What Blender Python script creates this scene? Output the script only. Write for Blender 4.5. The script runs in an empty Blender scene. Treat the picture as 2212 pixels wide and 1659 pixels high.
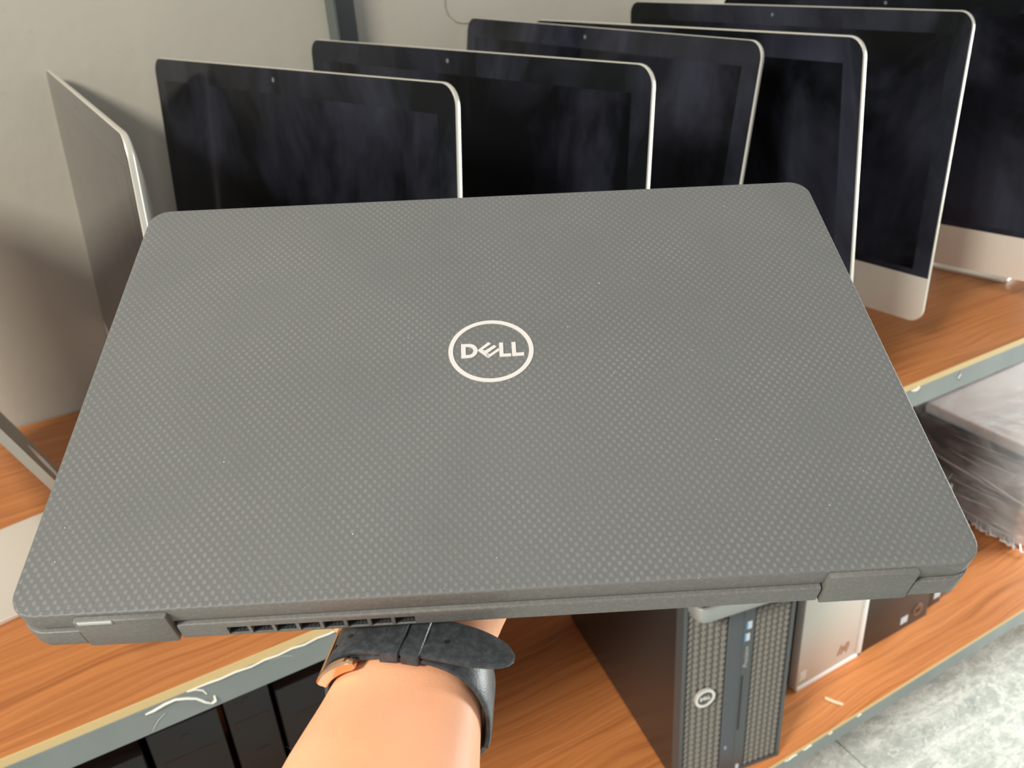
import bpy, bmesh, math, random
from mathutils import Matrix, Vector
random.seed(7)
SC = bpy.context.scene
COL = SC.collection
PI = math.pi
# ------------------------------------------------------------------ camera
cam_d = bpy.data.cameras.new('camera'); cam_o = bpy.data.objects.new('camera', cam_d); COL.objects.link(cam_o)
cam_d.sensor_width = 36.0; cam_d.lens = 1851.16 / 2212 * 36
cam_d.clip_start = .01; cam_d.clip_end = 50
CR = Matrix(((0.86676075, -0.49477909, -0.06260563), (0.27740374, 0.37398123, 0.88497752), (-0.41445504, -0.78443081, 0.46140582)))
cam_o.matrix_world = Matrix.Translation((0, -0.71267, 0.642)) @ CR.transposed().to_4x4()
cam_d.dof.use_dof = True; cam_d.dof.focus_distance = .36; cam_d.dof.aperture_fstop = 22
SC.camera = cam_o
# ------------------------------------------------------------------ world, lamps, exposure
W = bpy.data.worlds.new('world'); SC.world = W; W.use_nodes = True
W.node_tree.nodes['Background'].inputs[0].default_value = (.96, .98, 1, 1)
W.node_tree.nodes['Background'].inputs[1].default_value = .47
def area(name, loc, target, sx, sy, power, col):
    d = bpy.data.lights.new(name, 'AREA'); d.shape = 'RECTANGLE'; d.size = sx; d.size_y = sy; d.energy = power; d.color = col
    o = bpy.data.objects.new(name, d); COL.objects.link(o); o.location = loc
    o.rotation_euler = (Vector(target) - Vector(loc)).to_track_quat('-Z', 'Y').to_euler()
    return o
area('ceiling_panel_light', (-3.45, -1.55, 3.2), (-.3, 0, 0), 1.0, .75, 262, (1, .95, .84))
area('right_fill_light', (3.5, -.38, .08), (1.7, .05, -.65), .9, .9, 95, (.96, 1, .98))  # added fill from the right, no such source in view; brightens package and floor
VS = SC.view_settings
VS.view_transform = 'Standard'; VS.look = 'None'; VS.gamma = 1; VS.use_curve_mapping = False; VS.exposure = 0.25

# ------------------------------------------------------------------ materials
def new_mat(name):
    m = bpy.data.materials.new(name); m.use_nodes = True
    nt = m.node_tree
    return m, nt, nt.nodes['Principled BSDF']
def setp(b, **k):
    names = dict(col='Base Color', rough='Roughness', metal='Metallic', spec='Specular IOR Level', coat='Coat Weight', coatr='Coat Roughness', sss='Subsurface Weight', alpha='Alpha', trans='Transmission Weight', ior='IOR', sheen='Sheen Weight', aniso='Anisotropic')
    for a, v in k.items():
        if a == 'col': v = (*v, 1)
        b.inputs[names[a]].default_value = v
def plain(name, col, rough=.5, **k):
    m, nt, b = new_mat(name); setp(b, col=col, rough=rough, **k); return m
class NT:
    def __init__(s, nt): s.nt = nt
    def n(s, t, **k):
        x = s.nt.nodes.new(t)
        for a, v in k.items(): setattr(x, a, v)
        return x
    def l(s, a, b): s.nt.links.new(a, b)
    def math(s, op, a, b=None, c=None):
        x = s.n('ShaderNodeMath', operation=op)
        for i, v in enumerate((a, b, c)):
            if v is None: continue
            if isinstance(v, (int, float)): x.inputs[i].default_value = v
            else: s.l(v, x.inputs[i])
        return x.outputs[0]
    def obj(s): return s.n('ShaderNodeTexCoord').outputs['Object']
    def mapping(s, vec, scale=(1, 1, 1), loc=(0, 0, 0), rot=(0, 0, 0)):
        x = s.n('ShaderNodeMapping'); s.l(vec, x.inputs[0])
        x.inputs['Scale'].default_value = scale; x.inputs['Location'].default_value = loc; x.inputs['Rotation'].default_value = rot
        return x.outputs[0]
    def noise(s, vec, scale, detail=3, rough=.5, dist=0):
        x = s.n('ShaderNodeTexNoise'); s.l(vec, x.inputs['Vector'])
        x.inputs['Scale'].default_value = scale; x.inputs['Detail'].default_value = detail; x.inputs['Roughness'].default_value = rough; x.inputs['Distortion'].default_value = dist
        return x.outputs['Fac']
    def ramp(s, fac, stops):
        x = s.n('ShaderNodeValToRGB'); s.l(fac, x.inputs[0]); e = x.color_ramp.elements
        while len(e) < len(stops): e.new(.5)
        for q, (p, c) in zip(e, stops):
            q.position = p; q.color = (*c, 1) if not isinstance(c, (int, float)) else (c, c, c, 1)
        return x.outputs[0]
    def mix(s, fac, a, b, mode='MIX'):
        x = s.n('ShaderNodeMix', data_type='RGBA', blend_type=mode)
        for i, v in ((0, fac), (6, a), (7, b)):
            if isinstance(v, (int, float)): x.inputs[i].default_value = v
            elif isinstance(v, tuple): x.inputs[i].default_value = (*v, 1)
            else: s.l(v, x.inputs[i])
        return x.outputs[2]
    def bump(s, h, strength, dist, b):
        x = s.n('ShaderNodeBump'); x.inputs['Strength'].default_value = strength; x.inputs['Distance'].default_value = dist
        s.l(h, x.inputs['Height']); s.l(x.outputs[0], b.inputs['Normal'])

def m_wall():
    m, nt, b = new_mat('wall_plaster'); t = NT(nt); o = t.obj()
    f = t.noise(t.mapping(o, (1, 1, 1)), 3.2, 4, .55)
    c = t.ramp(f, [(.3, (.425, .40, .34)), (.7, (.475, .45, .385))])
    sp = t.noise(o, 70, 2)
    c = t.mix(t.ramp(sp, [(.72, 0.0), (.78, .25)]), c, (.32, .30, .25))
    t.l(c, b.inputs['Base Color']); setp(b, rough=.55, spec=.35)
    t.bump(t.noise(o, 55, 3), .12, .003, b)
    return m
def m_wood(name='wood_laminate', k=1.0):
    m, nt, b = new_mat(name); t = NT(nt); o = t.obj()
    warp = t.noise(t.mapping(o, (2.2, 6, 1)), 1.0, 2)
    v = t.n('ShaderNodeVectorMath', operation='MULTIPLY_ADD')
    cx = t.n('ShaderNodeCombineXYZ'); t.l(warp, cx.inputs[1])
    t.l(cx.outputs[0], v.inputs[0]); v.inputs[1].default_value = (0, .09, 0); t.l(o, v.inputs[2])
    g1 = t.noise(t.mapping(v.outputs[0], (1.1, 46, 1)), 1.6, 6, .66)
    g2 = t.noise(t.mapping(v.outputs[0], (3.5, 150, 1)), 1.4, 3, .6)
    c = t.ramp(g1, [(.30, (.27, .085, .022)), (.46, (.44, .155, .045)), (.62, (.53, .205, .064)), (.8, (.59, .25, .085))])
    c = t.mix(.35, c, t.ramp(g2, [(.35, (.30, .10, .03)), (.65, (.58, .23, .08))]))
    if k != 1: c = t.mix(1.0, c, (k, k, k), 'MULTIPLY')  # k lifts the laminate's colour in place of light missing on the lower board
    t.l(c, b.inputs['Base Color']); setp(b, rough=.42, spec=.4)
    return m
def m_metal_paint():
    m, nt, b = new_mat('grey_metal_paint'); t = NT(nt); o = t.obj()
    c = t.ramp(t.noise(o, 9, 4), [(.3, (.175, .20, .19)), (.7, (.225, .248, .235))])
    t.l(c, b.inputs['Base Color']); setp(b, rough=.42, spec=.45); return m
def m_alu(c):  # one metal in two tones: light-facing chin made paler by colour
    m, nt, b = new_mat('brushed_aluminium'); t = NT(nt)
    setp(b, col=c, metal=.55, rough=.38)
    return m
def m_screen(name, col, rough, dust):
    m, nt, b = new_mat(name); t = NT(nt); o = t.obj()
    inf = t.n('ShaderNodeObjectInfo'); cx = t.n('ShaderNodeCombineXYZ'); 
    r = t.math('MULTIPLY', inf.outputs['Random'], 40); t.l(r, cx.inputs[0]); t.l(r, cx.inputs[2])
    va = t.n('ShaderNodeVectorMath', operation='ADD'); t.l(o, va.inputs[0]); t.l(cx.outputs[0], va.inputs[1])
    a = t.noise(t.mapping(va.outputs[0], (1, 1, .6)), 4.5, 5, .6, .8)
    s = t.noise(t.mapping(va.outputs[0], (22, 1, 2.2)), 1.5, 4, .6, .4)
    d = t.math('MULTIPLY', t.ramp(a, [(.40, 0.0), (.68, 1.0)]), t.math('MULTIPLY_ADD', s, .7, .35))
    c = t.mix(t.math('MULTIPLY', d, dust), col, (.17, .18, .28))
    t.l(c, b.inputs['Base Color'])
    t.l(t.math('MULTIPLY_ADD', d, .10, rough), b.inputs['Roughness'])
    setp(b, spec=.22); b.inputs['IOR'].default_value = 1.5
    return m
def m_weave():
    m, nt, b = new_mat('woven_carbon_lid'); t = NT(nt); o = t.obj()
    sx = t.n('ShaderNodeSeparateXYZ'); t.l(o, sx.inputs[0])
    w = t.noise(o, 160, 2)
    jx = t.math('MULTIPLY_ADD', w, .0006, sx.outputs[0]); jy = t.math('MULTIPLY_ADD', w, .0005, sx.outputs[1])
    a = t.math('SINE', t.math('MULTIPLY', jx, 2 * PI / .0034)); c_ = t.math('SINE', t.math('MULTIPLY', jy, 2 * PI / .0041))
    h = t.math('MULTIPLY', a, c_)
    hp = t.ramp(t.math('MULTIPLY_ADD', h, .5, .5), [(.48, 0.0), (.98, 1.0)])
    vary = t.noise(o, 26, 3)
    k = t.math('MULTIPLY', hp, t.math('MULTIPLY_ADD', vary, 2.0, -.35))
    k = t.math('MULTIPLY', k, .5)
    base = t.ramp(t.noise(o, 9, 4), [(.3, (.118, .121, .117)), (.7, (.133, .136, .132))])
    col = t.mix(k, base, (.245, .240, .232))
    fine = t.noise(o, 1500, 2)
    col = t.mix(t.ramp(fine, [(.58, 0.0), (.75, .35)]), col, (.24, .24, .235))
    vo = t.n('ShaderNodeTexVoronoi', voronoi_dimensions='2D'); t.l(o, vo.inputs['Vector']); vo.inputs['Scale'].default_value = 60; sc = t.n('ShaderNodeSeparateColor'); t.l(vo.outputs['Color'], sc.inputs[0])
    dot = t.math('LESS_THAN', vo.outputs['Distance'], t.math('MULTIPLY', t.math('SUBTRACT', sc.outputs[0], .76), .052))
    col = t.mix(dot, col, (.75, .75, .73))
    t.l(col, b.inputs['Base Color']); setp(b, rough=.52, spec=.42)
    hh = t.math('MULTIPLY_ADD', fine, .12, hp)
    t.bump(hh, .32, .0004, b)
    return m
def m_plastic():
    m, nt, b = new_mat('dark_grey_plastic'); t = NT(nt); o = t.obj()
    c = t.ramp(t.noise(o, 900, 2), [(.45, (.128, .127, .119)), (.75, (.165, .163, .154))])
    t.l(c, b.inputs['Base Color']); setp(b, rough=.46, spec=.45)
    t.bump(t.noise(o, 2200, 2), .15, .0003, b); return m
def m_leather():
    m, nt, b = new_mat('black_leather'); t = NT(nt); o = t.obj()
    v = t.n('ShaderNodeTexVoronoi'); t.l(o, v.inputs['Vector']); v.inputs['Scale'].default_value = 1300
    n = t.noise(o, 420, 4)
    c = t.ramp(n, [(.42, (.030, .034, .038)), (.75, (.060, .067, .073))])
    t.l(c, b.inputs['Base Color']); setp(b, rough=.42, spec=.5)
    t.bump(t.math('ADD', v.outputs['Distance'], n), .16, .0003, b); return m
def m_skin():
    m, nt, b = new_mat('skin'); t = NT(nt); o = t.obj()
    c = t.ramp(t.noise(o, 28, 4, .6), [(.3, (.89, .42, .22)), (.5, (.92, .44, .245)), (.75, (.94, .475, .27))])
    t.l(c, b.inputs['Base Color']); setp(b, rough=.5, spec=.35, sss=.12)
    b.inputs['Subsurface Radius'].default_value = (.006, .0022, .0012); b.inputs['Subsurface Scale'].default_value = 1
    t.bump(t.noise(o, 700, 4), .12, .0005, b); return m
def m_tile():
    m, nt, b = new_mat('marble_tile'); t = NT(nt); o = t.n('ShaderNodeNewGeometry').outputs['Position']
    a = t.noise(t.mapping(o, (1.6, 3.4, 1), rot=(0, 0, .45)), 2.0, 7, .56, 1.8)
    c = t.ramp(a, [(.30, (.36, .40, .365)), (.43, (.49, .53, .495)), (.5, (.66, .69, .64)), (.57, (.50, .545, .50)), (.72, (.37, .40, .35))])
    a2 = t.noise(t.mapping(o, (4, 7, 1), rot=(0, 0, .9)), 3.6, 6, .6, 2.2)
    c = t.mix(t.ramp(a2, [(.485, 0.0), (.5, .8), (.515, 0.0)]), c, (.92, .93, .88))
    a3 = t.noise(t.mapping(o, (3.4, 6, 1), rot=(0, 0, .7), loc=(5, 2, 0)), 3.4, 6, .6, 2.5)
    c = t.mix(t.ramp(a3, [(.475, 0.0), (.5, .7), (.525, 0.0)]), c, (.30, .32, .25))
    t.l(c, b.inputs['Base Color']); setp(b, rough=.22, spec=.5); return m
def m_crease():
    m, nt, b = new_mat('film_crease'); setp(b, col=(.95, .95, .92), rough=.25, spec=.8, trans=.1); return m
def m_film():
    m = bpy.data.materials.new('clear_film'); m.use_nodes = True; nt = m.node_tree; t = NT(nt); nt.nodes.clear()
    out = t.n('ShaderNodeOutputMaterial'); o = t.obj()
    tr = t.n('ShaderNodeBsdfTransparent'); tr.inputs[0].default_value = (.93, .94, .94, 1)
    gl = t.n('ShaderNodeBsdfGlossy'); gl.inputs['Roughness'].default_value = .12; gl.inputs[0].default_value = (1, .98, .92, 1)
    df = t.n('ShaderNodeBsdfDiffuse'); df.inputs[0].default_value = (.86, .93, .97, 1)
    n1 = t.noise(t.mapping(o, (2.5, 5, 11), rot=(.35, 0, 0)), 2.0, 2, .5, 1.0)
    bp = t.n('ShaderNodeBump'); bp.inputs['Strength'].default_value = 1.0; bp.inputs['Distance'].default_value = .012; t.l(n1, bp.inputs['Height'])
    t.l(bp.outputs[0], gl.inputs['Normal'])
    m1 = t.n('ShaderNodeMixShader'); m1.inputs[0].default_value = .68; t.l(gl.outputs[0], m1.inputs[1]); t.l(df.outputs[0], m1.inputs[2])
    fr = t.n('ShaderNodeLayerWeight'); fr.inputs['Blend'].default_value = .3; t.l(bp.outputs[0], fr.inputs['Normal'])
    k = t.math('MULTIPLY_ADD', fr.outputs['Facing'], .18, t.math('MULTIPLY', t.ramp(n1, [(.40, .14), (.62, .34)]), 1.0))
    sp = t.n('ShaderNodeSeparateXYZ'); t.l(o, sp.inputs[0])   # the film is bunched up towards the front corner
    n2 = t.noise(t.mapping(o, (4, 6, 8), rot=(.4, 0, 0)), 1.6, 2, .5, .6)
    bunch = t.math('MULTIPLY', t.ramp(t.math('MULTIPLY', sp.outputs[1], 4.0), [(.02, .62), (.8, 0.0)]), t.ramp(n2, [(.30, .45), (.65, 1.0)]))
    k = t.math('ADD', k, bunch)
    m2 = t.n('ShaderNodeMixShader'); t.l(t.math('MINIMUM', k, .92), m2.inputs[0]); t.l(tr.outputs[0], m2.inputs[1]); t.l(m1.outputs[0], m2.inputs[2])
    t.l(m2.outputs[0], out.inputs[0]); return m
M = dict(wall=m_wall(), wood=m_wood(), wood_lit=m_wood('wood_laminate_lit', 1.25), paint=m_metal_paint(), alu=m_alu((.70, .665, .585)), chin=m_alu((.86, .82, .745)),
    bezel=m_screen('glossy_black_bezel', (.0045, .0055, .0066), .05, .20), lcd=m_screen('glossy_black_display', (.0022, .0025, .0034), .045, .17),
    lid=m_weave(), plastic=m_plastic(), leather=m_leather(), skin=m_skin(), tile=m_tile(), film=m_film(), crease=m_crease(),
    edge=plain('raw_board_edge', (.62, .46, .215), .7), grout=plain('grout', (.42, .43, .39), .9),
    white=plain('white_paint', (.78, .76, .68), .5), logo=plain('brushed_silver', (.93, .88, .82), .38, metal=.55),
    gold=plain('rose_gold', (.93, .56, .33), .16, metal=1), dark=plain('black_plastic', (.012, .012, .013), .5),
    case=plain('black_painted_steel', (.036, .032, .030), .27, spec=.55), bezelgrey=plain('dark_grey_case_plastic', (.075, .084, .086), .42),
    column=plain('smooth_charcoal_plastic', (.072, .082, .095), .34), grille=plain('grey_grille_plastic', (.19, .178, .155), .5),
    handle=plain('silver_grey_plastic', (.36, .38, .36), .42, metal=.35), silverfront=plain('champagne_silver_panel', (.66, .63, .56), .4, metal=.25),
    brightrim=plain('polished_rim', (.95, .94, .89), .35), copper=plain('copper_print', (.50, .22, .11), .45, metal=.2),
    hpblack=plain('brown_black_plastic', (.042, .036, .031), .42), disc=plain('bronze_badge', (.20, .105, .065), .45), lens=plain('camera_lens_glass', (.13, .15, .16), .25),
    bluewhite=plain('pale_blue_sticker', (.60, .66, .70), .5), blue=plain('blue_sticker', (.08, .30, .52), .4), print_=plain('pale_grey_print', (.42, .44, .43), .5),
    led=plain('lilac_indicator', (.33, .36, .62), .3), sticker=plain('pale_sticker', (.66, .58, .48), .5), tan=plain('paper_scrap', (.80, .62, .42), .7),
    navy=plain('navy_black_case', (.018, .024, .034), .38), foam=plain('pale_foam', (.80, .83, .83), .8), fin=plain('copper_fins', (.11, .06, .04), .45, metal=.5),
    hair=plain('arm_hair', (.05, .035, .025), .5), rubber=plain('rubber', (.02, .02, .02), .8), crack=plain('hairline', (.30, .27, .22), .8),
    wallgrey=plain('rear_panel', (.15, .145, .135), .7), post=plain('dark_grey_green_paint', (.085, .10, .095), .45), greycase=plain('matte_grey_case', (.21, .185, .165), .5), glass=plain('watch_glass', (.01, .01, .012), .05))

# ------------------------------------------------------------------ helpers
def link(name, me, parent=None, mw=None, ml=None):
    o = bpy.data.objects.new(name, me); COL.objects.link(o)
    if parent is not None: o.parent = parent
    if mw is not None: o.matrix_world = mw
    if ml is not None: o.matrix_local = ml
    return o
def build(name, bm, mat, parent=None, mw=None, ml=None, smooth=35, kind=None):
    bmesh.ops.recalc_face_normals(bm, faces=bm.faces[:])
    me = bpy.data.meshes.new(name); bm.to_mesh(me); bm.free()
    me.materials.append(M[mat] if isinstance(mat, str) else mat)
    if smooth:
        me.polygons.foreach_set('use_smooth', [True] * len(me.polygons)); me.set_sharp_from_angle(angle=math.radians(smooth))
    o = link(name, me, parent, mw, ml)
    if kind: o['kind'] = kind
    return o
def thing(name, label, cat, mw=None, group=None):
    o = bpy.data.objects.new(name, None); COL.objects.link(o); o.empty_display_size = .05
    if mw is not None: o.matrix_world = mw
    o['label'] = label; o['category'] = cat
    if group: o['group'] = group
    return o
def tag(o, label, cat, group=None):
    o['label'] = label; o['category'] = cat
    if group: o['group'] = group
    return o
def loft(bm, rings, caps=(True, True), closed=True):
    vs = [[bm.verts.new(p) for p in r] for r in rings]; n = len(rings[0])
    for a, b in zip(vs, vs[1:]):
        for i in range(n if closed else n - 1):
            bm.faces.new((a[i], a[(i + 1) % n], b[(i + 1) % n], b[i]))
    if caps[0]: bm.faces.new(vs[0][::-1])
    if caps[1]: bm.faces.new(vs[-1])
    return vs
def rr(w, h, r, n=7, inset=0, cx=0, cy=0, radii=None):
    """rounded rectangle outline; radii = (tr, tl, bl, br)"""
    R = radii or (r, r, r, r); pts = []
    for k, (sx, sy) in enumerate(((1, 1), (-1, 1), (-1, -1), (1, -1))):
        q = max(R[k] - inset, 1e-5); ox = sx * (w / 2 - max(R[k], inset + 1e-5)); oy = sy * (h / 2 - max(R[k], inset + 1e-5))
        for i in range(n + 1):
            a = PI / 2 * (k + i / n); pts.append((cx + ox + q * math.cos(a), cy + oy + q * math.sin(a)))
    return pts
def rrprism(bm, w, h, r, z0, z1, b0=0, b1=0, seg=3, f=lambda x, y, z: (x, y, z), n=7, cx=0, cy=0, radii=None, caps=(True, True)):
    prof = []
    if b0 > 0: prof += [(b0 * (1 - math.sin(PI / 2 * i / seg)), z0 + b0 * (1 - math.cos(PI / 2 * i / seg))) for i in range(seg)]
    prof.append((0, z0 + b0)); prof.append((0, z1 - b1))
    if b1 > 0: prof += [(b1 * (1 - math.cos(PI / 2 * i / seg)), z1 - b1 * (1 - math.sin(PI / 2 * i / seg))) for i in range(1, seg + 1)]
    loft(bm, [[f(x, y, z) for x, y in rr(w, h, r, n, ins, cx, cy, radii)] for ins, z in prof], caps)
def box(bm, x0, x1, y0, y1, z0, z1, bev=0, seg=2):
    t = bmesh.new()
    bmesh.ops.create_cube(t, size=1)
    for v in t.verts: v.co = Vector(((x0 + x1) / 2 + v.co.x * (x1 - x0), (y0 + y1) / 2 + v.co.y * (y1 - y0), (z0 + z1) / 2 + v.co.z * (z1 - z0)))
    if bev: bmesh.ops.bevel(t, geom=t.edges[:], offset=bev, segments=seg, profile=.5, affect='EDGES')
    me = bpy.data.meshes.new('tmp'); t.to_mesh(me); t.free(); bm.from_mesh(me); bpy.data.meshes.remove(me)
def poly(bm, pts, z0, z1, f=lambda x, y, z: (x, y, z)):
    loft(bm, [[f(x, y, z) for x, y in pts] for z in (z0, z1)])
def tube(bm, path, r, n=8, ry=None, up=None, taper=None):
    rings = []
    for i, p in enumerate(path):
        p = Vector(p); d = (Vector(path[min(i + 1, len(path) - 1)]) - Vector(path[max(i - 1, 0)])).normalized()
        u = Vector(up) if up else (Vector((0, 0, 1)) if abs(d.z) < .9 else Vector((1, 0, 0)))
        s = d.cross(u).normalized(); u2 = s.cross(d).normalized(); k = taper[i] if taper else 1
        rings.append([p + s * (math.cos(2 * PI * j / n) * r * k) + u2 * (math.sin(2 * PI * j / n) * (ry or r) * k) for j in range(n)])
    loft(bm, rings)
def cyl(bm, c, axis, r, h, n=24, bev=0):
    a = Vector(axis).normalized(); u = a.orthogonal().normalized(); v = a.cross(u); c = Vector(c)
    prof = [(r - bev, 0), (r, bev), (r, h - bev), (r - bev, h)] if bev else [(r, 0), (r, h)]
    loft(bm, [[c + a * z + u * (q * math.cos(2 * PI * j / n)) + v * (q * math.sin(2 * PI * j / n)) for j in range(n)] for q, z in prof])
def ring2d(bm, cx, cy, ro, ri, z0, z1, n=64, f=lambda x, y, z: (x, y, z), sx=1, sy=1):
    prof = [(ri, z0), (ro, z0), (ro, z1), (ri, z1)]
    vs = [[bm.verts.new(f(cx + sx * q * math.cos(2 * PI * j / n), cy + sy * q * math.sin(2 * PI * j / n), z)) for q, z in prof] for j in range(n)]
    for j in range(n):
        a, b = vs[j], vs[(j + 1) % n]
        for i in range(4): bm.faces.new((a[i], a[(i + 1) % 4], b[(i + 1) % 4], b[i]))
def boolean(bm, cut):
    """bm minus cut"""
    ms = []
    for q in (bm, cut):
        bmesh.ops.recalc_face_normals(q, faces=q.faces[:])
        me = bpy.data.meshes.new('tmp'); q.to_mesh(me); q.free(); o = bpy.data.objects.new('tmp', me); COL.objects.link(o); ms.append(o)
    md = ms[0].modifiers.new('b', 'BOOLEAN'); md.operation = 'DIFFERENCE'; md.object = ms[1]; md.solver = 'EXACT'
    md.use_self = True
    dg = bpy.context.evaluated_depsgraph_get(); dg.update()
    e = ms[0].evaluated_get(dg); me = bpy.data.meshes.new_from_object(e)
    r = bmesh.new(); r.from_mesh(me)
    for o in ms: d = o.data; bpy.data.objects.remove(o); bpy.data.meshes.remove(d)
    bpy.data.meshes.remove(me)
    return r
def structure(o): o['kind'] = 'structure'; return o
def copy_thing(root, label):
    c = root.copy(); COL.objects.link(c); c['label'] = label
    for ch in list(root.children):
        k = ch.copy(); COL.objects.link(k); k.parent = c
        for g in list(ch.children):
            q = g.copy(); COL.objects.link(q); q.parent = k
    return c

# ------------------------------------------------------------------ setting
WY = .706; ZB = .010; LZ = -.694; FZ = -.95
bm = bmesh.new(); box(bm, -2.2, 3.4, WY, WY + .1, FZ, 1.85); structure(build('wall_back', bm, 'wall', smooth=0))
wall = bpy.data.objects['wall_back']
bm = bmesh.new(); tube(bm, [(.676, WY, .60), (.674, WY - .0005, .565), (.673, WY - .0005, .545), (.678, WY - .0005, .532), (.692, WY - .0005, .52), (.707, WY - .0005, .517), (.73, WY - .0005, .516)], .0009, 5)
build('hairline_crack', bm, 'crack', wall)
bm = bmesh.new(); box(bm, -2.2, 3.4, -2.4, WY, FZ - .06, FZ - .004); fl = structure(build('floor', bm, 'grout', smooth=0))
bm = bmesh.new(); box(bm, -.599, .599, -.599, .599, -.004, 0, .0012, 1); t0 = build('tile', bm, 'tile', fl, Matrix.Translation((1.769, .106, FZ)))
for i in range(-3, 2):
    for j in range(-2, 1):
        if (i, j) == (0, 0): continue
        c = t0.copy(); COL.objects.link(c); c.parent = fl; c.matrix_world = Matrix.Translation((1.769 + 1.2 * i, .106 + 1.2 * j, FZ))

# ------------------------------------------------------------------ shelving rack
rack = thing('shelving_rack', 'grey steel shelving rack with orange brown wood boards against the wall', 'shelf', Matrix.Translation((.6, .35, FZ)))
RI = rack.matrix_world.inverted()
def rp(name, bm, mat, **k): return build(name, bm, mat, rack, Matrix(), **k)
X0, X1 = -1.0, 2.9
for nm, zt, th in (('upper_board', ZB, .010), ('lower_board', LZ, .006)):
    bm = bmesh.new(); box(bm, X0, X1, .0015, .700, zt - .016, zt); rp(nm, bm, 'wood' if zt > -.1 else 'wood_lit', smooth=0)
    bm = bmesh.new(); box(bm, X0, X1, 0, .0015, zt - th, zt - .0003); rp('board_edge', bm, 'edge', smooth=0)
def rail(z, h):
    bm = bmesh.new(); box(bm, X0, X1, -.0006, .0022, z - h, z, .0006, 1); box(bm, X0, X1, .0022, .035, z - .022, z - .0185)
    return rp('front_rail', bm, 'paint')
r1 = rail(0.0, .0335); r2 = rail(LZ - .006, .033)
for x in (-.62, .489, 1.98):
    bm = bmesh.new(); box(bm, x - .023, x + .023, WY - .0055, WY - .0025, FZ, 1.2); box(bm, x - .023, x - .0195, WY - .042, WY - .0055, FZ, 1.2); rp('upright', bm, 'post', smooth=0)
for x in (-.62, 1.98, 2.86):
    bm = bmesh.new(); box(bm, x - .02, x + .02, .0025, .006, FZ, LZ - .02); rp('leg', bm, 'paint', smooth=0)
bm = bmesh.new(); box(bm, X0, X1, .7025, .7035, LZ, -.02); rp('back_panel', bm, 'wallgrey', smooth=0)
def drip(bm, pts, r):
    tube(bm, [(x, -.0008, z) for x, z in pts], r, 7, ry=r * .6, up=(0, 0, 1), taper=[.5] + [1 + .35 * math.sin(3.1 * i) for i in range(len(pts) - 2)] + [.7])
bm = bmesh.new()
drip(bm, [(-.053, -.0065), (-.045, -.0058), (-.034, -.0035), (-.024, -.0032), (-.014, -.0075), (-.006, -.0125), (.001, -.0215), (.0065, -.0265), (.0105, -.0255), (.0108, -.0185)], .0021)
build('paint_drip', bm, 'white', r1, Matrix()); bm = bmesh.new()
drip(bm, [(-.012, -.0002), (-.004, -.0015), (.002, -.006), (.0045, -.0125)], .0013)
build('paint_drip', bm, 'white', r1, Matrix()); bm = bmesh.new()
drip(bm, [(-.012, .0003), (.01, -.0002), (.02, -.001), (.036, -.0004), (.052, -.0018), (.066, -.0004), (.08, -.0014), (.095, -.0004), (.108, -.002), (.122, -.0005), (.135, -.0012), (.148, -.0004), (.17, -.0008)], .0014)
build('paint_drip', bm, 'white', r1, Matrix())
for pts, r, nm in (([(-.052, -.0305), (-.049, -.026), (-.044, -.020), (-.036, -.0145)], .0005, 'paint_smear'), ([(.07, -.004), (.085, -.0055), (.094, -.0105)], .0005, 'paint_smear'),
        ([(1.055, -.001), (1.06, -.0022), (1.066, -.002), (1.072, .0002)], .0035, 'paint_drip'), ([(1.168, -.002), (1.171, -.009), (1.166, -.014), (1.170, -.019)], .0011, 'paint_drip')):
    bm = bmesh.new(); drip(bm, pts, r); build(nm, bm, 'print_' if nm == 'paint_smear' else 'white', r1, Matrix())
for x, l in ((.875, .03), (.92, .022), (.985, .010), (1.06, .012)): 
    bm = bmesh.new(); drip(bm, [(x, LZ - .006), (x + l * .3, LZ - .0075), (x + l * .7, LZ - .0055), (x + l, LZ - .007)], .0016); build('paint_chip', bm, 'white', r2, Matrix())

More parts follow.
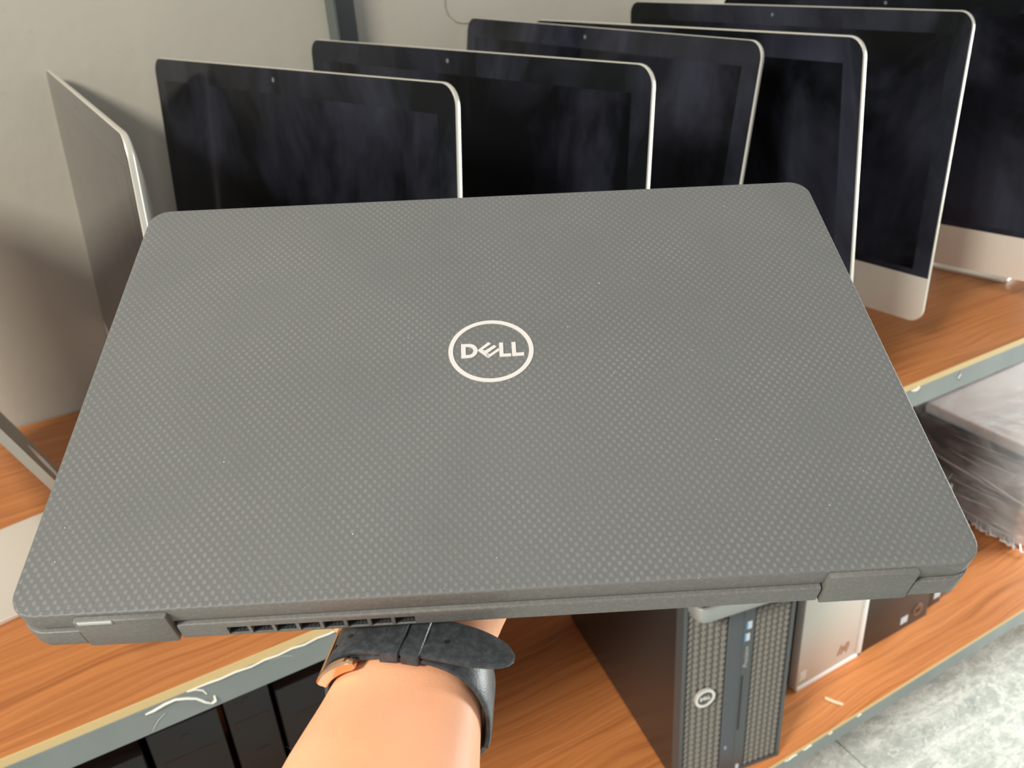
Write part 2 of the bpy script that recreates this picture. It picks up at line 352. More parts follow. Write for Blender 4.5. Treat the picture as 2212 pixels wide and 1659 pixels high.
# ------------------------------------------------------------------ all-in-one computers
IW, IH, CH = .650, .447, .073
def fs(dz): return lambda x, y, z: (x, z + dz, y)
def make_aio(label):
    root = thing('all_in_one_computer', label, 'computer', Matrix(), 'silver all-in-one computers standing in a row on the upper shelf')
    bm = bmesh.new(); rings = []; N = 7
    prof = [(.0007, 0.0), (.0001, .0006), (0, .0012), (0, .0044), (.0006, .0054), (.0022, .0061)]
    for ins, d in prof: rings.append([(x, d, y) for x, y in rr(IW, IH, .021, N, ins, 0, IH / 2)])
    for k in (.03, .07, .12, .2, .3, .42, .55, .7, .85, .95):
        d = .0061 + .036 * math.sin(min(1, k / .9) * PI / 2) ** .9
        rings.append([(x * (1 - k), d, IH / 2 + y * (1 - k)) for x, y in rr(IW - .0044, IH - .0044, .02, N)])
    loft(bm, rings); build('rear_shell', bm, 'alu', root, smooth=40)
    bm = bmesh.new(); rrprism(bm, IW - .0012, CH, .0, -.0005, .0004, 0, .0, f=lambda x, y, z: (x, z, y), cx=0, cy=CH / 2 + .0006, radii=(.0002, .0002, .0205, .0205)); build('chin', bm, 'chin', root)
    bm = bmesh.new(); rrprism(bm, IW - .0022, IH - CH - .0016, .0, -.0005, .0004, 0.0, 0, f=lambda x, y, z: (x, z, y), cy=(IH + CH) / 2, radii=(.0200, .0200, .0002, .0002)); gl = build('glass_front', bm, 'bezel', root)
    bm = bmesh.new(); box(bm, -.298, .298, -.00057, -.00035, CH + .0105, CH + .0105 + .3345); build('display', bm, 'lcd', gl, smooth=0)
    bm = bmesh.new(); cyl(bm, (0, -.0003, IH - .0135), (0, -1, 0), .0026, .0004, 16); build('camera_lens', bm, 'lens', gl)
    # stand: foot plate and leaning neck with a cable hole
    bm = bmesh.new(); rrprism(bm, .19, .177, .012, 0, .006, .001, .001, cy=.0365, radii=(.003, .003, .012, .012)); build('stand_foot', bm, 'chin', root)
    prof = [(.125, .0), (.117, .0), (.0235, .245), (.0165, .262), (.0245, .266), (.031, .25)]
    prof = [(.1255, .006), (.1165, .006), (.022, .25), (.031, .2545)]
    bm = bmesh.new(); loft(bm, [[(s, b, z) for b, z in prof] for s in (-.095, .095)])
    cut = bmesh.new(); nrm = Vector((0, .9317, .363)); cyl(cut, Vector((0, .0785, .117)) - nrm * .03, nrm, .029, .06, 40)
    build('stand_neck', boolean(bm, cut), 'alu', root)
    return root
DISP = ('rear_shell', 'chin', 'glass_front')
aio = [  # x, y, yaw, tilt, roll, z of the lower edge, label
 (-.238, .283, -1.37, -.09, 0, .150, 'leftmost silver all-in-one computer, only its leaning stand neck with the round cable hole in view'),
 (.0335, .3770, -1.545, .0619, 0, .075, 'silver all-in-one computer seen edge-on beside the bare wall, its glass mirroring the wall'),
 (.2333, .3311, -1.3127, .0938, .0053, .0803, 'all-in-one computer nearest the edge-on one, a pale vertical streak on its dark screen'),
 (.4588, .3159, -1.3385, .0642, -.0079, .0777, 'smudged all-in-one computer with its left top corner in front of the grey wall upright'),
 (.6633, .3694, -1.5044, .1498, -.0085, .0821, 'all-in-one computer leaning back just in front of another one almost level with its top edge'),
 (.8494, .2950, -1.52, -.0902, .0052, .0748, 'all-in-one computer partly hidden behind the back-leaning one, its right edge crossing the raised lid corner'),
 (1.0874, .3740, -1.4518, -.0024, -.0070, .0738, 'all-in-one computer whose rounded lower right corner and pale chin show beside the laptop'),
 (1.3311, .3293, -1.3737, -.0892, .0071, .0762, 'rightmost all-in-one computer, its screen cut by the top and right picture edges'),
 (1.547, .262, -1.36, .05, 0, .075, 'hidden all-in-one computer of which only the pale foot shows under the rightmost chin')]
proto = make_aio(aio[0][6]); roots = [proto] + [copy_thing(proto, a[6]) for a in aio[1:]]
for o, i, (x, y, yaw, tilt, roll, zb, lab) in zip(roots, range(9), aio):
    o.matrix_world = Matrix.Translation((x, y, ZB + .0003)) @ Matrix.Rotation(yaw, 4, 'Z')
    u = Vector((0, math.sin(tilt), math.cos(tilt))); r = Vector((1, 0, 0))
    r2 = r * math.cos(roll) + u * math.sin(roll); u2 = u * math.cos(roll) - r * math.sin(roll); d2 = u2.cross(r2)
    L = Matrix(((r2.x, d2.x, u2.x, 0), (r2.y, d2.y, u2.y, 0), (r2.z, d2.z, u2.z, zb - ZB - .0003), (0, 0, 0, 1)))
    for ch in o.children:
        if ch.name.split('.')[0] in DISP: ch.matrix_basis = L if i else L @ Matrix.Diagonal((.9, 1, .9, 1))
        elif i == 0: ch.matrix_basis = Matrix.Translation((0, .075, 0))
        elif i == 7: ch.matrix_basis = Matrix.Diagonal((.45, 1, 1, 1))
        elif i == 1: ch.matrix_basis = Matrix.Diagonal((1, .7, 1, 1))
    if i == 0:
        bm = bmesh.new(); box(bm, -.09, .03, .028, .112, .185, .215, .006, 2); build('stand_hinge', bm, 'alu', o)

# ------------------------------------------------------------------ laptop in the hand
LM = Matrix(((0.89002787, 0.43394562, -0.13979125, 0.1409809), (-0.45508709, 0.82726306, -0.32944132, -0.42839403), (-0.02731548, 0.35682915, 0.93377022, 0.49189556), (0, 0, 0, 1)))
lap = thing('laptop', 'closed dark grey laptop with woven lid and silver round logo held up on a palm', 'laptop', LM)
LW, LH = .3215, .2143
bm = bmesh.new(); rrprism(bm, LW, LH, .0095, -.0086, 0, .0012, .0008, n=10); build('lid', bm, 'lid', lap)
lid = [c for c in lap.children][0]; lid.data.materials.append(M['plastic'])
for p in lid.data.polygons: p.material_index = 0 if p.normal.z > .6 else 1
bm = bmesh.new(); rrprism(bm, LW - .001, LH + .0011, .0095, -.0186, -.0091, .0016, .0007, n=10, cy=-.00075)
cut = bmesh.new()
box(cut, -.1398, -.1079, -.12, -.1015, -.03, 0); box(cut, .1071, .1389, -.12, -.1015, -.03, 0)
for k in range(8): box(cut, -.0924 + .00797 * k, -.0924 + .00797 * k + .0068, -.12, -.1035, -.0168, -.0119)
build('base', boolean(bm, cut), 'plastic', lap)
bm = bmesh.new(); box(bm, -.094, -.028, -.1036, -.1030, -.017, -.012)
for k in range(44): box(bm, -.0935 + .0015 * k, -.0935 + .0015 * k + .0005, -.1050, -.1035, -.0168, -.0122)
build('heat_sink', bm, 'fin', lap, smooth=0)
for k in range(8):
    bm = bmesh.new(); x = -.0924 + .00797 * k; box(bm, x + .0002, x + .0066, -.1078, -.1037, -.01675, -.0164)
    for q in range(5): box(bm, x + .0004 + .0013 * q, x + .0008 + .0013 * q, -.1077, -.1037, -.0165, -.0162)
    build('vent_liner', bm, 'rubber', lap, smooth=0)  # dark ribbed plate, added so the vent slots look darker inside
for nm, a, b, zt in (('hinge_cover', -.1392, -.1092, -.0016), ('hinge_cover', .1080, .1382, -.0012)):
    bm = bmesh.new(); box(bm, a, b, -.1092, -.1025, -.0185, zt, .0007, 2); build(nm, bm, 'plastic', lap)
bm = bmesh.new(); box(bm, -.1375, -.1262, -.1096, -.1088, -.0029, -.0013, .0003, 1); build('scuff_mark', bm, 'print_', lap)
# round logo
bm = bmesh.new(); ring2d(bm, .00055, .0015, .0175, .0156, -.0001, .00025, 72); lg = build('logo_ring', bm, 'logo', lap, smooth=0)
mm = lambda P: [(x / 1000, y / 1000) for x, y in P]
def letter(polys, holes=()):
    bm = bmesh.new()
    for P in polys: poly(bm, mm(P), -.0001, .0003)
    build('logo_letter', bm, 'logo', lg, smooth=0)
# D as an outline strip (outer and inner curves)
ao = [(-11.7, 5.7), (-8.6, 5.7)] + [(-8.6 + 3.7 * math.sin(a), 1.7 + 4.0 * math.cos(a)) for a in [PI * i / 12 for i in range(1, 12)]] + [(-8.6, -2.3), (-11.7, -2.3)]
ai = [(-9.8, 4.0), (-8.7, 4.0)] + [(-8.7 + 2.0 * math.sin(a), 1.7 + 2.3 * math.cos(a)) for a in [PI * i / 12 for i in range(1, 12)]] + [(-8.7, -.6), (-9.8, -.6)]
bm = bmesh.new(); n = len(ao); vs = [[bm.verts.new((x / 1000, y / 1000, z)) for x, y in P] for P, z in ((ai, -.0001), (ao, -.0001), (ao, .0003), (ai, .0003))]
for q in range(4):
    A, B = vs[q], vs[(q + 1) % 4]
    for i in range(n): bm.faces.new((A[i], A[(i + 1) % n], B[(i + 1) % n], B[i]))
build('logo_letter', bm, 'logo', lg, smooth=0)
letter([[(-.4, 6.2), (.7, 5.2), (-2.9, 2.0), (-4.3, 1.9), (-5.0, 1.75)], [(-5.0, 1.75), (-2.9, 2.0), (-2.5, 1.25), (-.95, -.2), (-.5, -1.15), (-.6, -2.9)],
        [(-2.9, 1.9), (-1.8, 1.45), (1.9, 4.35), (2.95, 3.4), (-.9, .0), (-2.6, 1.0)], [(-.9, .0), (-.1, -.85), (3.75, 2.6), (3.9, 1.0), (-.6, -2.9), (-1.6, -.6)]])
letter([[(4.0, 5.5), (5.7, 5.5), (5.6, -.9), (8.7, -.9), (8.7, -2.5), (3.9, -2.5)]])
letter([[(9.1, 5.5), (10.85, 5.5), (10.8, -.7), (14.0, -.6), (14.0, -2.4), (9.1, -2.5)]])

# ------------------------------------------------------------------ arm and hand (laptop frame, millimetres)
AE = Vector((-.2, -1, .34)).normalized(); AF = -AE; S = Vector((1, -.2, 0)).normalized(); Nn = S.cross(AF).normalized()
W0 = Vector((-32.2, -112, -45.6))
def sect(c, a, b, s=S, n=Nn, k=24, e=2.3):
    out = []
    for j in range(k):
        t = 2 * PI * j / k; cx, sx = math.cos(t), math.sin(t)
        out.append((Vector(c) + s * (a * math.copysign(abs(cx) ** (2 / e), cx)) + n * (b * math.copysign(abs(sx) ** (2 / e), sx))) / 1000)
    return out
bm = bmesh.new()
ss = []
ARM = ((300, 46, 42), (230, 43, 39), (150, 39.5, 34), (80, 34.6, 28), (45, 31.2, 23.8), (25, 28.0, 20.2), (8, 25.7, 18.7), (-3, 25.0, 18.2))
def arm_c(t): return W0 + Vector((-.2, -1, .34)) * t
for t, a, b in ARM:
    ss.append(sect(arm_c(t), a, b))
sX, nZ = Vector((1, 0, 0)), Vector((0, 0, 1))
for c, a, b, w in (((-32, -99, -45), 29, 18.6, .6), ((-29.5, -84, -42), 35, 18.5, .4), ((-29, -68, -39), 39, 18, .2), ((-27, -45, -36.5), 41, 16, 0), ((-26, -22, -34.5), 41, 14, 0), ((-26, -10, -33.5), 39, 12, 0)):
    ss.append(sect(c, a, b, sX.lerp(S, w).normalized(), nZ.lerp(Nn, w).normalized()))
loft(bm, ss)
def finger(p, pts, rad):
    path = [Vector(q) for q in pts]; k = 14; rings = []
    for i, (c, r) in enumerate(zip(path, rad)):
        d = (path[min(i + 1, len(path) - 1)] - path[max(i - 1, 0)]).normalized(); s = d.cross(Vector((0, 0, 1))).normalized(); u = s.cross(d)
        rings.append([(c + s * (r * math.cos(2 * PI * j / k)) + u * (r * .92 * math.sin(2 * PI * j / k))) / 1000 for j in range(k)])
    loft(bm, rings)
for u0, du, ln in ((-54, -9, 72), (-36, -3, 81), (-17, 4, 75), (1, 11, 58)):
    v0 = -18; L = [0, .18, .45, .52, .72, .78, .95, 1.0]; dz = [-33, -31.5, -29.5, -29.5, -29.5, -29.8, -30.5, -31]
    rd = [9.4, 9.6, 8.9, 9.2, 8.3, 8.4, 7.2, 4.0]
    finger(bm, [(u0 + du * l, v0 + ln * 1.12 * l, z) for l, z in zip(L, dz)], rd)
finger(bm, [(-42, -77, -40), (-60, -66, -39), (-76, -50, -35), (-83, -38, -32.5), (-90, -22, -31), (-93, -14, -31), (-94.5, -8, -31.5)], [11.5, 12.5, 11.5, 11, 10, 9, 5])
me = bpy.data.meshes.new('tmp'); bmesh.ops.recalc_face_normals(bm, faces=bm.faces[:]); bm.to_mesh(me); bm.free()
tmp = link('tmp', me); md = tmp.modifiers.new('r', 'REMESH'); md.mode = 'VOXEL'; md.voxel_size = .0021; md.use_smooth_shade = True
md = tmp.modifiers.new('s', 'SMOOTH'); md.factor = .5; md.iterations = 6
dg = bpy.context.evaluated_depsgraph_get(); dg.update(); me2 = bpy.data.meshes.new_from_object(tmp.evaluated_get(dg)); me2.name = 'person'
bpy.data.objects.remove(tmp); bpy.data.meshes.remove(me)
me2.materials.clear(); me2.materials.append(M['skin']); me2.polygons.foreach_set('use_smooth', [True] * len(me2.polygons))
arm = tag(link('person', me2, None, LM), 'bare left forearm of a person reaching in from below, palm up under the laptop', 'person')
# fine hairs along both sides of the forearm
bm = bmesh.new(); rnd = random.Random(3)
for i in range(260):
    side = -1 if rnd.random() < .72 else 1; t = rnd.uniform(22, 130) if side < 0 else rnd.uniform(40, 130)
    f = min(1, t / 80); a = 25.6 + 9 * f; b = 18.5 + 9.5 * f
    ang = rnd.uniform(-.75, .12)
    p = arm_c(t) + S * (side * a * .985 * math.cos(ang) ** .87) + Nn * (b * math.copysign(abs(math.sin(ang)) ** .87, ang))
    out = (S * side * math.cos(ang) + Nn * math.sin(ang)).normalized(); ln = rnd.uniform(4, 9)
    tip = p + out * ln * rnd.uniform(.25, .6) + AF * ln * rnd.uniform(.1, .7) + Nn * rnd.uniform(-1, 1) + AE * ln * .25
    mid = (p + tip) / 2 + out * .5; w = AE.cross(out).normalized() * .05
    q = [bm.verts.new(v / 1000) for v in (p - w * 1.2, p + w * 1.2, mid + w, mid - w)]; e = bm.verts.new(tip / 1000)
    bm.faces.new(q); bm.faces.new((q[3], q[2], e))
build('arm_hair', bm, 'hair', arm, LM, smooth=0, kind='stuff')

# ------------------------------------------------------------------ wristwatch
wat = thing('wristwatch', 'wristwatch on a black leather strap with rose gold buckle, worn below the laptop', 'watch', LM)
F0 = -6.5
def wp(s, n, f): return (W0 + S * s + Nn * n + AF * (f + F0)) / 1000
def ell(th, off=0, e=2.3, a=25.5, b=18.6):
    c, q = math.cos(th), math.sin(th); return ((a + off) * math.copysign(abs(c) ** (2 / e), c), (b + off) * math.copysign(abs(q) ** (2 / e), q))
def band(bm, pts, widths, thick, fmid=None, cone=.1):
    """pts = (s, n) inner line, outward normals are found from the line; rectangular section with eased edges"""
    rings = []
    for i, (s, n) in enumerate(pts):
        a = Vector(pts[max(i - 1, 0)]); b = Vector(pts[min(i + 1, len(pts) - 1)]); d = (b - a).normalized(); o = Vector((-d.y, d.x))
        w = widths[i] / 2; m = fmid[i] if fmid else 0; e = min(.7, w * .5)
        sec = [(0, -w + .3), (.3, -w), (thick - e * .8, -w), (thick, -w + e * 1.6), (thick + .12, 0), (thick, w - e * 1.6), (thick - e * .8, w), (.3, w), (0, w - .3)]
        cn = lambda g: -cone * g if g < 0 else .07 * g
        rings.append([wp(s + o.x * (q + cn(f + m)), n + o.y * (q + cn(f + m)), f + m) for q, f in sec])
    loft(bm, rings)
# inner layer: all the way round (clockwise so that outward is on the left of the walk)
th = [math.radians(250 - 320 * i / 60) for i in range(61)]
bm = bmesh.new(); band(bm, [ell(t, 1.3 + (.5 * max(0, math.cos(t)) ** .6)) for t in th], [18.5] * 61, 2.0, [-.38 * max(0, math.cos(t)) ** .6 * (18.6 - ell(t)[1]) * (1 if math.cos(t) > 0 else 0) if t > -.2 else -.38 * 19.5 * max(0, math.cos(t)) ** .6 for t in th]); build('strap', bm, 'leather', wat, Matrix(LM))
# outer tongue: from the buckle over the top, then straight out past the wrist
P = []; Wd = []; Fm = []
for i in range(22):
    t = math.radians(153 - 61 * i / 21); s, n = ell(t, 3.5 + .8 * math.sin(PI * min(1, i / 15))); P.append((s, n)); Wd.append(18.2); Fm.append(0)
s0, n0 = P[-1]
for i in range(1, 25):
    q = i / 24; P.append((s0 + 37.5 * q, n0 - 2.2 * q * q - .2 * q)); Wd.append(18.2 - 1.2 * q if q < .45 else max(1.2, 17.6 * math.sqrt(max(0, 1 - ((q - .40) / .605) ** 2.3)))); Fm.append(-2.6 * max(0, q - .2) ** 1.2)
bm = bmesh.new(); band(bm, P, Wd, 1.9, Fm); tongue = build('strap_tongue', bm, 'leather', wat, Matrix(LM))
for i, (pi, ff) in enumerate(((3, -2.2), (8, -.6), (25, -1.0), (30, -1.2))):
    s, n = P[pi]; a = Vector(P[pi - 1]); b = Vector(P[pi + 1]); d = (b - a).normalized(); o = Vector((-d.y, d.x))
    bm = bmesh.new(); c = Vector(wp(s + o.x * (1.86 - .1 * ff), n + o.y * (1.86 - .1 * ff), ff)); ax = (S * o.x + Nn * o.y); cyl(bm, c, ax, .0009, .0004, 14); build('strap_hole', bm, 'dark', tongue, Matrix(LM))
# keepers
for sc, w in ((-4.6, 6.4), (2.6, 6.2)):
    bm = bmesh.new(); rings = []
    n_at = lambda s: 18.6 * (1 - abs(s / 25.5) ** 2.3) ** (1 / 2.3)
    for q in (-w / 2, -w / 2 + .4, w / 2 - .4, w / 2):
        n1 = n_at(sc + q); e = .35 if abs(q) > w / 2 - .1 else 0
        hi, lo = n1 + 6.6 - e, n1 + 1.8; f0, f1 = -10.4 + e, 10.4 - e; ring = []
        for (n, f) in ((lo, f0 + .6), (lo + .6, f0), (hi - 1.2, f0), (hi - .35, f0 + .35), (hi, f0 + 1.2), (hi, f1 - 1.2), (hi - .35, f1 - .35), (hi - 1.2, f1), (lo + .6, f1), (lo, f1 - .6)): ring.append(wp(sc + q + f * .06, n, f))
        rings.append(ring)
    loft(bm, rings); build('strap_keeper', bm, 'leather', wat, Matrix(LM))
# rose gold buckle
bk = None
bm = bmesh.new()
for f in (-11.6, 11.6):
    pts = []
    for i in range(12):
        t = math.radians(161 - 41 * i / 11); s, n = ell(t, 4.4 if f < 0 else 6.6); pts.append((s, n, f))
    rings = []
    for i, (s, n, ff) in enumerate(pts):
        a = Vector(pts[max(i - 1, 0)][:2]); b = Vector(pts[min(i + 1, 11)][:2]); d = (b - a).normalized(); o = Vector((-d.y, d.x))
        k = .55 if i == 11 else 1; rings.append([wp(s + o.x * q * k, n + o.y * q * k, ff + g) for q, g in ((-2.1, -1.3), (-1.6, -1.8), (1.4, -1.7), (2.1, -.9), (2.1, .9), (1.4, 1.4), (-2.1, 1.4))])
    loft(bm, rings)
tube(bm, [wp(*ell(math.radians(161), 4.6), f) for f in (-12.7, -12.2, -8, 0, 8, 12.2, 12.7)], .0019, 10, taper=[.6, 1, 1, 1, 1, 1, .6])
bk = build('buckle', bm, 'gold', wat, Matrix(LM))
# watch case on the back of the wrist
bm = bmesh.new(); c = Vector(wp(0, -20.8, 0)); cyl(bm, c, -Nn, .018, .0075, 40, .001); build('watch_case', bm, 'gold', wat, Matrix(LM))
bm = bmesh.new(); cyl(bm, Vector(wp(0, -28.3, 0)), -Nn, .0162, .0008, 40, .0003); build('watch_glass', bm, 'glass', wat, Matrix(LM))
bm = bmesh.new(); cyl(bm, Vector(wp(17.8, -23, 0)), S, .0024, .003, 16, .0004); build('crown', bm, 'gold', wat, Matrix(LM))

# ------------------------------------------------------------------ workstation tower on the lower shelf
TM = Matrix.Translation((.671, .045, LZ + .0003)) @ Matrix.Rotation(math.radians(-9.6), 4, 'Z')
tw = thing('tower_computer', 'tall black workstation tower with bumpy grey front grilles and silver handle on the lower shelf', 'computer', TM)
def tp(name, bm, mat, **k): return build(name, bm, mat, tw, Matrix(TM), **k)
bm = bmesh.new(); box(bm, 0.001, .199, .022, .47, .004, .428, .0015, 1); tp('case', bm, 'case')
bm = bmesh.new(); box(bm, -.003, .0035, .0, .024, 0, .43, .001, 1); box(bm, .1965, .203, .0, .024, 0, .43, .001, 1); box(bm, -.003, .203, .001, .024, .0, .006, .001, 1); box(bm, -.003, .203, .001, .024, .424, .43, .001, 1); box(bm, 0, .2, .010, .023, .004, .426); tp('front_frame', bm, 'bezelgrey')
bm = bmesh.new(); box(bm, .0790, .1275, .0015, .012, .006, .424, .001, 1); cp = tp('centre_column', bm, 'column')
bm = bmesh.new(); box(bm, .1065, .1262, .0006, .002, .02, .42, .0004, 1); build('inset_strip', bm, 'bezelgrey', cp, Matrix(TM))
bm = bmesh.new(); box(bm, .1085, .1125, .0001, .001, .109, .236, .0003, 1); build('disc_slot', bm, 'dark', cp, Matrix(TM))
def grille(x0, x1):
    bm = bmesh.new(); nx = 6; nz = 33; px = (x1 - x0) / nx; pz = .418 / nz
    box(bm, x0, x1, .0065, .0105, .006, .424)
    for i in range(nx):
        for j in range(nz):
            cx = x0 + (i + .5) * px; cz = .006 + (j + .5) * pz
            # slanted leaf-shaped bump, raised to the lower left
            pts = [(-.50, -.34), (-.10, -.40), (.34, -.02), (.50, .34), (.10, .40), (-.34, .02)]
            b = [bm.verts.new((cx + u * px, .0066, cz + w * pz)) for u, w in pts]; t = [bm.verts.new((cx + u * px * .55, .0015, cz + w * pz * .5)) for u, w in pts]
            for k in range(6): bm.faces.new((b[k], b[(k + 1) % 6], t[(k + 1) % 6], t[k]))
            bm.faces.new(t)
    return tp('front_grille', bm, 'grille', kind='stuff')
g1 = grille(.0040, .0785); grille(.1280, .1962)
fx = lambda x, y, z: (x, -z, y)
bm = bmesh.new(); ring2d(bm, .040, .217, .0185, .0140, -.002, .0030, 40, f=fx); lr = tp('logo_ring', bm, 'logo', smooth=0)
bm = bmesh.new()
k = .0135 / 14.6; sh = lambda P: [(.040 + (x - .9) * k * .80, .217 + (y - 1.5) * k * 1.0) for x, y in P]
for P_ in ([(-11.7, 5.7), (-9.8, 5.7), (-9.8, -2.3), (-11.7, -2.3)], [(-9.8, 5.7), (-7.6, 5.5), (-6, 3.8), (-7.6, 3.6), (-9.8, 4.0)], [(-6, 3.8), (-5, 1.7), (-6, -.5), (-7.6, .4), (-7, 1.7), (-7.6, 3.6)], [(-6, -.5), (-7.6, -2.1), (-9.8, -2.3), (-9.8, -.6), (-7.6, .4)],
           [(-.4, 6.2), (.7, 5.2), (-2.9, 2.0), (-5.0, 1.75)], [(-5.0, 1.75), (-2.9, 2.0), (-.5, -1.15), (-.6, -2.9)], [(-2.9, 1.9), (-1.8, 1.45), (1.9, 4.35), (2.95, 3.4), (-.9, .0)], [(-.1, -.85), (3.75, 2.6), (3.9, 1.0), (-.6, -2.9)],
           [(4.0, 5.5), (5.7, 5.5), (5.6, -.9), (8.7, -.9), (8.7, -2.5), (3.9, -2.5)], [(9.1, 5.5), (10.85, 5.5), (10.8, -.7), (14.0, -.6), (14.0, -2.4), (9.1, -2.5)]):
    poly(bm, sh(P_), -.001, .0028, f=fx)
build('logo_letters', bm, 'logo', lr, Matrix(TM), smooth=0)
bm = bmesh.new(); cyl(bm, (.040, -.0002, .217), (0, -1, 0), .014, .0012, 32); build('logo_plate', bm, 'bezelgrey', lr, Matrix(TM))
# handle: two arms and a bar standing off the front, one rounded loop
bm = bmesh.new(); pth = [(.006, .012), (.004, -.016), (.0055, -.0245), (.011, -.030), (.02, -.0315), (.10, -.0315), (.18, -.0315), (.189, -.030), (.1945, -.0245), (.196, -.016), (.194, .012)]
rings = []
for i, (x, y) in enumerate(pth):
    a = Vector(pth[max(i - 1, 0)]); b = Vector(pth[min(i + 1, len(pth) - 1)]); d = (b - a).normalized(); o = Vector((-d.y, d.x))
    rings.append([(x + o.x * q, y + o.y * q, z) for q, z in ((-.003, .417), (-.0022, .416), (.0022, .416), (.003, .417), (.003, .4405), (.0022, .4415), (-.0022, .4415), (-.003, .4405))])
loft(bm, rings); tp('handle', bm, 'handle', smooth=50)
bm = bmesh.new(); box(bm, .1125, .121, -.0002, .0008, .337, .352); box(bm, .110, .1185, -.0002, .0008, .312, .327); st = build('sticker', bm, 'bluewhite', cp, Matrix(TM), smooth=0)
bm = bmesh.new(); box(bm, .1105, .1135, -.0005, .0006, .338, .351); box(bm, .1085, .1115, -.0005, .0006, .313, .326); build('sticker', bm, 'blue', cp, Matrix(TM), smooth=0)
bm = bmesh.new(); box(bm, .0868, .0905, .0009, .0020, .069, .077, .0003, 1); build('indicator_light', bm, 'led', cp, Matrix(TM))
bm = bmesh.new(); box(bm, .112, .118, -.0002, .0008, .008, .02); build('label', bm, 'bluewhite', cp, Matrix(TM), smooth=0)
fc = bpy.data.curves.new('tmp', 'FONT'); fc.body = 'Precision'; fc.size = .0125; fc.shear = .3; fc.extrude = .0002; fc.align_x = 'CENTER'; fc.align_y = 'CENTER'; fc.resolution_u = 2
fo = bpy.data.objects.new('tmp', fc); COL.objects.link(fo); dg = bpy.context.evaluated_depsgraph_get(); dg.update()
tm = bpy.data.meshes.new_from_object(fo.evaluated_get(dg)); bpy.data.objects.remove(fo); tm.materials.clear(); tm.materials.append(M['print_'])
link('printed_word', tm, cp, TM @ Matrix.Translation((.1145, -.0001, .276)) @ Matrix.Rotation(PI / 2, 4, 'X') @ Matrix.Rotation(PI / 2, 4, 'Z'))

# ------------------------------------------------------------------ other computers on the lower shelf
def pc(label, x, y, w, h, d, yaw, case, front, rim=None, group=None):
    PM = Matrix.Translation((x, y, LZ + .0005)) @ Matrix.Rotation(yaw, 4, 'Z')
    r = thing('desktop_computer', label, 'computer', PM, group)
    bm = bmesh.new(); box(bm, .0015, w - .0015, .018, d, .003, h - .002, .001, 1); build('case', bm, case, r, Matrix(PM))
    bm = bmesh.new(); box(bm, 0, w, 0, .02, .0, h, .0025, 2); fp = build('front_panel', bm, front, r, Matrix(PM))
    bm = bmesh.new(); cyl(bm, (w * .5, .0008, h - .03), (0, -1, 0), .007, .0016, 20, .0004); build('power_button', bm, case, fp, Matrix(PM))
    bm = bmesh.new(); box(bm, w * .12, w * .88, -.0006, .001, h * .80, h * .84, .0004, 1); build('drive_door', bm, case, fp, Matrix(PM))
    for q in (0, 1):
        bm = bmesh.new(); box(bm, w * .42 + q * w * .14, w * .42 + q * w * .14 + .012, -.0004, .001, h * .66, h * .66 + .005); build('port', bm, 'dark', fp, Matrix(PM))
    return r, fp, PM
def slants(bm, cx, cz, s, th=.1):
    # four slanted strokes of a round badge, two with a hook
    for x0, z0, z1, w in ((-.62, -.55, .62, .12), (-.18, -.62, .30, .12), (.14, -.35, .62, .12), (.52, -.62, .32, .12)):
        sl = .34; P_ = [(x0 + sl * z0, z0), (x0 + w + sl * z0, z0), (x0 + w + sl * z1, z1), (x0 + sl * z1, z1)]
        poly(bm, [(cx + x * s, cz + z * s) for x, z in P_], .0, .0008, f=fx)
    for x0, z0 in ((-.40, .14), (.37, .44)):
        P_ = [(x0, z0), (x0 + .32, z0), (x0 + .36, z0 + .15), (x0 + .04, z0 + .15)]; poly(bm, [(cx + x * s, cz + z * s) for x, z in P_], .0, .0008, f=fx)
r, fp, PM = pc('desktop computer with champagne silver front and copper round badge beside the workstation tower', 1.002, .098, .180, .337, .29, 0, 'case', 'silverfront')
bm = bmesh.new(); box(bm, .1665, .1815, -.0016, .012, .0, .337, .003, 2); box(bm, 0.002, .1815, -.0016, .012, -.0002, .0125, .003, 2); build('bright_rim', bm, 'brightrim', fp, Matrix(PM))
bm = bmesh.new(); slants(bm, .126, .048, .0205); build('badge', bm, 'copper', fp, Matrix(PM), smooth=0)
bm = bmesh.new(); box(bm, .007, .024, -.0005, .001, .026, .048); stk = build('sticker', bm, 'sticker', fp, Matrix(PM), smooth=0)
bm = bmesh.new(); box(bm, .011, .020, -.0008, 0, .032, .0345); box(bm, .011, .020, -.0008, 0, .0385, .041); box(bm, .011, .0127, -.0008, 0, .0345, .0385); box(bm, .0183, .020, -.0008, 0, .0345, .0385); build('sticker', bm, 'silverfront', fp, Matrix(PM), smooth=0)
r, fp, PM = pc('dark brown-black desktop computer with bronze round badge and white sticker, right of the silver-fronted one', 1.187, .100, .200, .337, .29, 0, 'hpblack', 'hpblack')
bm = bmesh.new(); cyl(bm, (.166, .0005, .033), (0, -1, 0), .0155, .0014, 36, .0003); bd = build('badge', bm, 'disc', fp, Matrix(PM))
bm = bmesh.new(); slants(bm, .164, .033, .0105); o = build('badge_strokes', bm, 'hpblack', fp, Matrix(PM) @ Matrix.Translation((0, -.0006, 0)), smooth=0)
bm = bmesh.new(); box(bm, .114, .135, -.0006, .001, .017, .035); build('sticker', bm, 'bluewhite', fp, Matrix(PM), smooth=0)
r, fp, PM = pc('slim dark desktop computer standing upright with a white sticker low on its front corner', 1.391, .112, .056, .20, .16, 0, 'hpblack', 'hpblack')
bm = bmesh.new(); box(bm, .030, .051, -.0006, .001, .018, .036); build('sticker', bm, 'bluewhite', fp, Matrix(PM), smooth=0)
pc('low matte grey desktop computer just past the dark ones, half hidden behind the laptop corner', 1.450, .118, .05, .16, .12, 0, 'greycase', 'greycase')
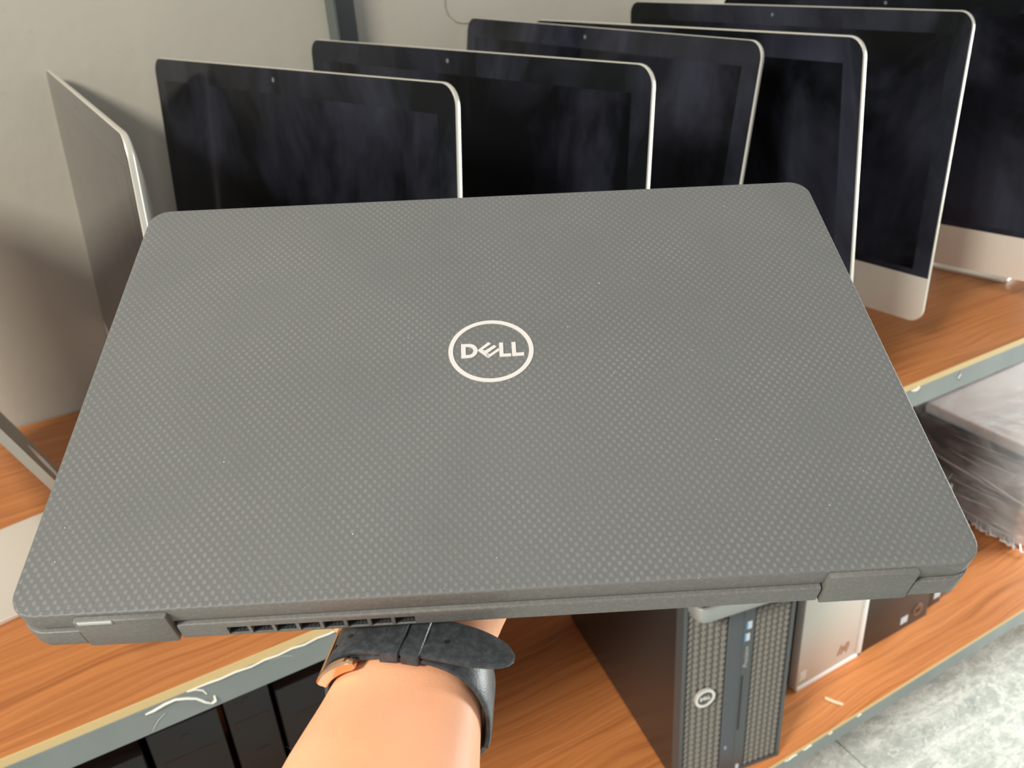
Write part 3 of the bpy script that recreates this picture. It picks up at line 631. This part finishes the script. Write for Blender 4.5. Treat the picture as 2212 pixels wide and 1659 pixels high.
for x, w, h, lab in ((-.33, .235, .36, 'black desktop computer in the dark under the upper shelf, farthest left'), (-.085, .098, .38, 'narrow black desktop computer in the dark, second from the left under the shelf'), (.022, .066, .40, 'slim black desktop computer standing in shadow left of the wrist'), (.095, .18, .37, 'wide black desktop computer in shadow just behind the forearm')):
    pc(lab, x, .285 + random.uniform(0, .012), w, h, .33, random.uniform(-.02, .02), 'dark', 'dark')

pc('dark computer lying far back on the lower shelf behind the wrapped package', 1.77, .475, .50, .20, .165, 0, 'dark', 'navy')
# wrapped stack at the right
WM = Matrix.Translation((1.748, .125, LZ + .004))
wr = thing('wrapped_package', 'dark machines wrapped in crinkled clear plastic film, right end of the lower shelf', 'package', WM)
def wpp(nm, bm, mat, **k): return build(nm, bm, mat, wr, Matrix(WM), **k)
bm = bmesh.new(); box(bm, .012, .60, .014, .32, .002, .075, .004, 2); wpp('machine', bm, 'navy')
bm = bmesh.new(); box(bm, .016, .60, .018, .32, .077, .205, .006, 2); wpp('machine', bm, 'navy')
bm = bmesh.new(); box(bm, .026, .60, .024, .318, .2065, .234, .010, 3); wpp('foam_pad', bm, 'foam')
bm = bmesh.new(); rnd = random.Random(11)
rrprism(bm, .625, .34, .03, 0, .246, .006, .022, seg=4, cx=.305, cy=.1655, n=8)
bmesh.ops.triangulate(bm, faces=[f for f in bm.faces if len(f.verts) > 4])
bmesh.ops.subdivide_edges(bm, edges=[e for e in bm.edges if e.calc_length() > .03], cuts=5, use_grid_fill=True)
from mathutils import noise as mn
for v in bm.verts:
    c = v.co; q = mn.noise(Vector((c.x * 9, c.y * 22, c.z * 30))) + .6 * mn.noise(Vector((c.x * 30, c.y * 50, c.z * 60)))
    v.co += Vector((c.x - .305, c.y - .148, c.z - .12)).normalized() * .006 * q
wpp('plastic_film', bm, 'film', smooth=25)
bm = bmesh.new()
for i in range(15):
    q = rnd.random() ** .7; y1 = .27 * (1 - q) + .05; z0 = rnd.uniform(.02, .21); l = rnd.uniform(.06, .2); sl = rnd.uniform(-.18, .10)
    ya = max(-.004, y1 - l); x0 = -.0085 - rnd.uniform(0, .006)
    tube(bm, [(x0, y1, z0), (x0 - rnd.uniform(0, .004), y1 * .6 + ya * .4, z0 + l * sl * .4), (x0 + .002, ya, z0 + l * sl)], rnd.uniform(.0005, .0014), 5, taper=[.2, 1, .3])
for i in range(2):
    y1 = rnd.uniform(.03, .24); z0 = rnd.uniform(.03, .2); h = rnd.uniform(.02, .09)
    tube(bm, [(-.0095, y1, z0), (-.012, y1 - h * .2, z0 + h * .5), (-.0095, y1 - h * .35, z0 + h)], rnd.uniform(.0008, .0016), 5, taper=[.3, 1, .3])
for i in range(12):
    x = rnd.uniform(.02, .4); y1 = rnd.uniform(.04, .2); l = rnd.uniform(.05, .12)
    tube(bm, [(x, y1 + l, .2465), (x + .01, y1 + l * .5, .249), (x + .03, y1, .2465)], rnd.uniform(.0008, .0016), 5, taper=[.2, 1, .2])
for i in range(30):
    y1 = rnd.uniform(-.01, .27); tube(bm, [(-.008, y1, rnd.uniform(.004, .02)), (-.016 - rnd.uniform(0, .014), y1 - .012, rnd.uniform(.004, .012)), (-.012, y1 - .025, .003)], rnd.uniform(.0015, .003), 5, taper=[.3, 1, .4])
wpp('film_crease', bm, 'crease', kind='stuff')
# scrap
bm = bmesh.new(); pts = [(1.040, .0585), (1.0435, .050), (1.049, .039), (1.056, .029)]
loft(bm, [[(x + dx, y + dy, z) for dx, dy, z in ((-.0028, -.0018, LZ + .0001), (.0028, .0018, LZ + .0001), (.0028, .0018, LZ + .0011), (-.0028, -.0018, LZ + .0011))] for x, y in pts])
tag(build('paper_scrap', bm, 'tan', smooth=0), 'small curved pale scrap lying on the lower shelf near its front edge', 'scrap')
